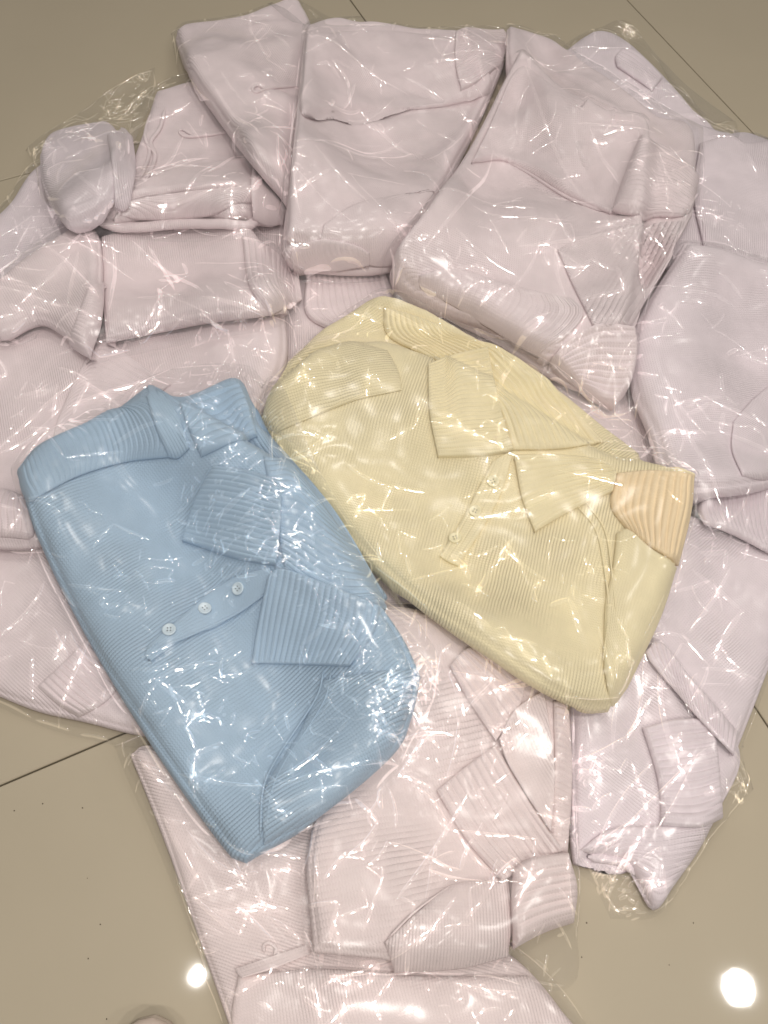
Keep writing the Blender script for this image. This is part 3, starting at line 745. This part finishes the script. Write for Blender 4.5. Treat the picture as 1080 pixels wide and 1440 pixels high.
panel(G, 'front_flap', '430,50 480,44 560,45 636,54 | 680,90 688,128 622,148 | 580,151 520,152 464,154 | 424,158 426,100', 0.009, 0.006, fp(), 'follow', rib_dir=(600, 60, 640, 100), wr=0.004, lines=((470, 60, 620, 140, .012, .005), (560, 112, 622, 147, .008, -.006), (440, 70, 450, 140, .01, .004)))
panel(G, 'sleeve', '455,315 495,288 550,274 608,268 | 630,290 586,345 | 545,368 490,362 | 450,352', 0.008, 0.008, fp(), 'follow', rib_dir=(460, 330, 580, 340), wr=0.002)
panel(G, 'cuff', '412,344 450,334 500,342 520,352 | 520,366 | 470,374 430,370 | 408,360', 0.012, 0.008, fp(), 'follow', ribs=('u', RB, RH))
panel(G, 'collar', '640,50 670,45 708,42 | 716,60 704,98 | 670,120 648,130 | 640,90', 0.0085, 0.0030, fp(), 'drape', ribs=('v', RB, RH))
film(G, '425,35 560,36 640,38 716,38 | 722,90 700,130 650,250 | 590,375 480,388 408,382 | 392,355 412,150', n=80, clusters=((650, 50, 25, 14), (440, 45, 20, 8), (560, 320, 40, 12), (430, 240, 30, 8)), rough_amp=1.15,
     lines=((430, 110, 410, 320, .007, .006), (445, 200, 600, 215, .01, .008), (445, 205, 520, 290, .01, .006), (445, 200, 590, 185, .008, .006), (430, 50, 620, 150, .012, .006), (640, 60, 590, 55, .008, .006), (650, 85, 590, 90, .008, .006), (570, 110, 640, 150, .006, .004), (560, 320, 580, 345, .004, .003)))

# --- top right, big
G = garment("large pink folded sweater at the upper right, ribbed cuff touching the yellow sweater", (740, 300))
panel(G, 'inner_fold', '712,45 760,55 830,95 925,165 | 975,190 975,300 | 940,350 870,330 | 760,200 715,110', 0.03, 0.018, fp(), 'drape', wr=0.004, rib_dir=(720, 70, 900, 200), lines=((730, 80, 860, 130, .008, .006), (800, 120, 930, 190, .01, .006)))
panel(G, 'lower_fold', '548,385 640,330 780,340 880,360 | 900,430 885,480 | 830,545 770,525 700,480 | 600,430 556,408', 0.028, 0.014, fp(), 'drape', wr=0.002)
panel(G, 'body', '722,92 734,86 790,130 840,160 | 912,178 905,280 900,340 | 870,470 800,500 766,508 | 690,460 550,392 640,245', 0.048, 0.018, fp(), 'drape', rib_dir=(640, 330, 780, 360), wr=0.006,
      lines=((705, 224, 855, 300, .008, -.011), (700, 212, 850, 280, .014, .006), (855, 298, 965, 300, .008, -.009), (790, 190, 860, 285, .009, .007), (760, 200, 830, 285, .008, -.006), (700, 215, 620, 330, .012, .006), (735, 90, 820, 230, .012, .004)))
tube(G, 'placket', '852,298 800,278 745,244 714,226 704,218 712,216 740,232', 0.003, fp(), n=36)
panel(G, 'front_flap', '728,96 742,94 790,130 838,158 900,184 | 900,284 858,297 | 800,272 748,242 706,223 664,226 | 690,172 716,112', 0.010, 0.006, fp(), 'follow', rib_dir=(640, 330, 780, 360), wr=0.004, lines=((745, 110, 840, 280, .012, .006), (790, 190, 862, 288, .008, -.006), (820, 175, 900, 200, .009, .005), (760, 130, 720, 210, .012, .005)))
panel(G, 'back_panel', '900,190 950,215 985,250 | 975,290 962,302 | 900,300 862,292 | 880,240', 0.014, 0.008, fp(), 'follow', ribs=('v', 0.009, 0.0022))
panel(G, 'sleeve', '784,350 830,330 890,315 960,310 | 945,360 915,410 890,455 | 858,462 834,457 | 806,400', 0.006, 0.005, fabric(PINK, 0.0085, 0.0034), 'follow', rib_dir=(800, 440, 880, 320), wr=0.002)
panel(G, 'hem', '590,385 640,376 720,400 805,418 | 822,440 795,475 760,498 | 690,455 630,422 592,402 | 588,394', 0.01, 0.010, fp(), 'follow', ribs=('u', 0.0085, 0.0014))
panel(G, 'cuff', '772,512 800,482 836,462 890,470 | 893,505 884,545 862,575 | 840,566 815,550 | 790,530', 0.010, 0.007, fp(), 'drape', ribs=('v', 0.0085, 0.0026))
film(G, '712,36 770,52 850,95 990,180 | 988,260 945,350 895,470 | 890,600 800,560 700,500 | 535,400 640,235 705,85', n=110, clusters=((905, 360, 60, 40), (860, 480, 50, 20), (930, 250, 50, 24), (640, 380, 50, 10)), rough_amp=1.15,
     lines=((700, 215, 590, 375, .008, .007), (735, 90, 850, 290, .012, .007), (740, 120, 720, 210, .014, .006), (830, 180, 880, 290, .01, .008), (810, 175, 910, 185, .008, .006), (780, 300, 810, 350, .005, .004), (615, 350, 640, 375, .006, .005), (640, 320, 750, 395, .006, .004), (590, 400, 620, 420, .005, .004), (800, 60, 960, 180, .006, .006), (880, 200, 985, 245, .004, .003)))

# --- yellow
YC = (0.92, 0.84, 0.56)
G = garment('pale yellow knitted polo sweater with three buttons, on top of the pile', (660, 720))
yf = fabric(YELL, 0.0042, 0.0015); yr = fabric(YELL, 0.004, 0.0008); yp = fabric(PEACH, 0.004, 0.0008)
panel(G, 'back', '405,510 470,455 535,425 600,445 | 680,490 790,560 900,645 | 880,700 760,690 600,640 | 470,600 380,575', 0.03, 0.02, yf, 'drape', rib_dir=(450, 520, 560, 480), wr=0.004, lines=((430, 520, 530, 470, .01, .004),))
panel(G, 'body', '366,590 382,548 440,500 530,480 600,500 | 720,560 860,640 978,668 | 962,760 915,880 858,998 | 825,998 770,975 640,890 520,795 410,665', 0.05, 0.034, yf, 'drape', rib_dir=(700, 800, 682, 880), wr=0.003)
panel(G, 'sleeve', '395,535 440,498 500,484 545,492 | 560,520 565,548 | 500,562 440,585 385,608 | 368,590 376,560', 0.005, 0.009, yf, 'follow', rib_dir=(420, 560, 540, 530), wr=0.003, lines=((420, 530, 520, 500, .009, .004), (400, 560, 500, 525, .007, -.004), (390, 585, 480, 555, .008, .004), (450, 500, 500, 555, .007, -.004)))
panel(G, 'collar_back', '540,430 590,445 650,470 | 700,492 770,535 850,620 | 790,630 720,632 | 690,560 600,500 545,470', 0.008, 0.008, yr, 'follow', ribs=('u', 0.0088, 0.0036))
panel(G, 'hem', '868,664 920,660 978,666 | 974,720 957,792 | 915,768 882,742 | 860,708', 0.010, 0.008, yp, 'follow', ribs=('u', 0.0088, 0.0036), label='wide ribbed hem, deeper yellow than the front')
panel(G, 'sleeve', '868,748 885,742 918,770 955,795 | 930,870 885,965 | 862,990 850,940 | 852,850 862,800', 0.010, 0.012, yr, 'follow', wr=0.002)
panel(G, 'placket', '692,650 708,640 722,634 | 706,690 680,740 644,796 | 630,790 618,782 | 650,730', 0.005, 0.002, yr, 'follow', ribs=('u', 0.006, 0.0008), wr=0.0008)
panel(G, 'collar', '602,512 640,498 686,488 | 694,530 708,590 722,632 | 680,640 616,642 | 604,580', 0.0085, 0.0030, yr, 'follow', ribs=('v', 0.0062, 0.0020), wr=0.0015)
panel(G, 'collar', '723,640 790,640 848,646 | 866,664 862,690 | 800,720 752,748 | 734,700', 0.0085, 0.0030, yr, 'follow', ribs=('v', 0.0062, 0.0020), wr=0.0015)
tube(G, 'seam', '812,712 838,745 850,800 856,860 848,930', 0.0015, yr, n=30)
tube(G, 'seam', '824,706 850,745 860,800 866,860', 0.0012, yr, n=30)
tube(G, 'seam', '425,592 460,575 520,552', 0.0012, yr, n=20)
for p in ((693, 677), (668, 719), (640, 757)): button(G, p, 0.0088, YC)
film(G, '375,545 440,480 535,418 650,468 | 760,510 880,600 985,665 | 965,770 880,960 862,1003 | 820,1003 640,895 515,800 400,665 358,595', n=110, clusters=((450, 500, 50, 12), (370, 590, 40, 24), (840, 600, 60, 22), (960, 660, 40, 18), (640, 780, 30, 8), (820, 830, 50, 8), (700, 660, 40, 8)), rough_amp=0.9, rsl=(0.015, 0.05),
     lines=((600, 590, 750, 650, .005, .003), (660, 730, 760, 715, .005, .004), (650, 700, 720, 690, .005, .003), (720, 720, 790, 690, .004, .003), (700, 895, 760, 910, .006, .005), (650, 820, 690, 840, .005, .004), (480, 650, 560, 690, .005, .003), (420, 640, 480, 600, .005, .003)))

# --- blue
G = garment('light blue knitted polo sweater with three buttons, on top of the pile at the left', (300, 850))
bf = fabric(BLUE, 0.0046, 0.0016); br = fabric(BLUE, 0.004, 0.0008); BC = (0.66, 0.78, 0.86)
panel(G, 'back', '215,545 260,560 335,535 365,600 | 410,650 470,720 545,840 | 500,900 420,860 | 300,720 230,640', 0.03, 0.018, bf, 'drape', wr=0.004)
panel(G, 'body', '22,664 60,622 160,578 215,545 | 300,590 420,672 490,780 540,856 572,905 592,950 | 580,1005 552,1060 440,1155 345,1212 | 325,1205 240,1090 140,930 60,775', 0.052, 0.036, bf, 'drape', rib_dir=(250, 1010, 400, 900), wr=0.003)
panel(G, 'hem', '23,664 60,622 130,590 200,556 | 232,570 248,612 242,640 | 180,648 110,668 40,706 | 28,688', 0.007, 0.012, br, 'follow', ribs=('u', 0.0078, 0.0020), wr=0.001)
panel(G, 'shoulder', '205,556 216,545 238,560 254,590 | 266,628 | 250,642 236,640 | 218,600', 0.004, 0.006, br, 'follow', rib_dir=(220, 560, 260, 630), wr=0.002)
panel(G, 'collar_back', '252,566 300,548 338,536 | 352,570 362,612 | 330,620 282,640 | 266,605', 0.006, 0.005, br, 'follow', ribs=('v', 0.010, 0.0034))
panel(G, 'collar_inside', '370,640 410,650 450,700 | 500,770 545,850 | 470,850 400,800 | 385,720', 0.006, 0.008, br, 'follow', ribs=('v', 0.0088, 0.0032))
panel(G, 'sleeve', '455,955 520,945 582,940 | 576,1000 548,1058 | 470,1130 370,1190 | 372,1110 420,1030', 0.008, 0.012, bf, 'follow', rib_dir=(400, 1120, 560, 1030), wr=0.004)
panel(G, 'placket', '378,798 384,812 376,832 | 310,878 262,896 212,930 | 206,922 208,908 | 290,838 330,812', 0.005, 0.002, br, 'follow', wr=0.0008)
tube(G, 'placket_edge', '376,832 330,864 270,892 228,910 210,926 207,916 222,904', 0.0022, br, n=40)
panel(G, 'collar', '300,655 350,662 396,678 | 394,740 388,794 | 330,784 256,760 | 266,724 282,686', 0.0085, 0.0030, br, 'follow', ribs=('v', 0.0062, 0.0021), wr=0.0015)
panel(G, 'collar', '376,812 396,800 450,818 534,852 | 525,890 492,936 | 420,934 354,933 | 362,880', 0.0085, 0.0030, br, 'follow', ribs=('u', 0.0075, 0.0028), wr=0.0015)
tube(G, 'seam', '455,940 448,975 420,1020 390,1065 370,1110 366,1180', 0.0016, br, n=36)
tube(G, 'seam', '466,940 458,980 430,1028 398,1075 380,1120 374,1178', 0.0012, br, n=36)
for p in ((335, 828), (288, 856), (238, 886)): button(G, p, 0.0088, BC)
film(G, '14,664 60,612 155,568 230,520 352,515 372,600 | 432,640 498,742 528,772 566,852 596,884 630,952 | 596,1020 565,1080 455,1168 345,1220 | 318,1212 230,1095 130,935 50,780', n=90,
     clusters=((310, 690, 70, 60), (300, 590, 60, 40), (390, 740, 60, 50), (430, 660, 50, 30), (480, 820, 60, 50), (530, 930, 60, 70), (560, 990, 45, 50), (330, 830, 60, 20), (250, 960, 70, 30), (330, 1060, 70, 26), (450, 980, 60, 20), (210, 830, 60, 16), (390, 1100, 40, 10), (350, 770, 50, 24), (590, 960, 36, 40)), rsl=(0.012, 0.04),
     lines=((270, 795, 295, 780, .005, .005), (260, 1020, 280, 1060, .005, .005), (380, 1110, 560, 1060, .006, .004), (250, 1090, 400, 1110, .006, .004), (380, 1105, 500, 1000, .006, .004)))

# ------------------------------------------------------------------ floor dust and the shoe tip
dv, df = [], []
for (px_, py_) in ((60, 1130), (116, 1136), (123, 1235), (141, 1300), (124, 1348), (150, 1433), (825, 1298), (975, 1298), (818, 1346), (941, 1357), (20, 1140), (160, 1020)):
    x, y = at_z([(px_, py_)], 0.0); r0 = rng.uniform(0.0005, 0.0010); b = len(dv)
    for k in range(6):
        a = math.pi * k / 3; rr = r0 * rng.uniform(0.7, 1.4); dv.append((x[0] + rr * math.cos(a), y[0] + rr * math.sin(a), 0.0002))
    dv.append((x[0], y[0], 0.0012))
    for k in range(6): df.append((b + k, b + (k + 1) % 6, b + 6))
o = mesh_ob('dust', dv, np.array(df), plain('dust', (0.05, 0.035, 0.02), 0.9)); o['kind'] = 'stuff'

def shoe():
    x, y = at_z([(214, 1431)], 0.03)
    T0 = thing('shoe', 'cream shoe tip at the bottom edge on the tiles beside the bottom left sweater', 'shoe', (x[0], y[0], 0)); T0['_o'] = (x[0], y[0], 0)
    lea = plain('cream_leather', (0.72, 0.6, 0.52), 0.45); rub = plain('pale_rubber', (0.5, 0.42, 0.34), 0.6)
    def loft(rings, mat, name):
        n = 28; V = []; Fc = []
        for (yy, wd, z0, z1) in rings:
            for k in range(n):
                a = 2 * math.pi * k / n
                V.append((x[0] + wd * math.cos(a), y[0] + yy, z0 + (z1 - z0) * (0.5 + 0.5 * math.sin(a))))
        for i in range(len(rings) - 1):
            for k in range(n):
                k2 = (k + 1) % n; Fc.append((i * n + k, (i + 1) * n + k, (i + 1) * n + k2, i * n + k2))
        return mesh_ob(name, V, np.array(Fc), mat, T0)
    loft([(0.0, 0.002, 0.02, 0.028), (-0.004, 0.016, 0.014, 0.036), (-0.014, 0.028, 0.012, 0.045), (-0.035, 0.038, 0.012, 0.055), (-0.08, 0.044, 0.012, 0.065), (-0.14, 0.042, 0.012, 0.085), (-0.2, 0.036, 0.012, 0.10), (-0.25, 0.032, 0.012, 0.10), (-0.262, 0.02, 0.012, 0.09), (-0.264, 0.002, 0.03, 0.06)], lea, 'upper')
    loft([(0.003, 0.002, 0.004, 0.012), (-0.002, 0.018, 0.0005, 0.016), (-0.013, 0.031, 0.0005, 0.018), (-0.035, 0.041, 0.0005, 0.018), (-0.08, 0.047, 0.0005, 0.018), (-0.16, 0.04, 0.0005, 0.018), (-0.24, 0.035, 0.0005, 0.02), (-0.264, 0.022, 0.0005, 0.02), (-0.268, 0.002, 0.004, 0.014)], rub, 'sole')
shoe()

for o in bpy.data.objects:
    if '_o' in o: del o['_o']
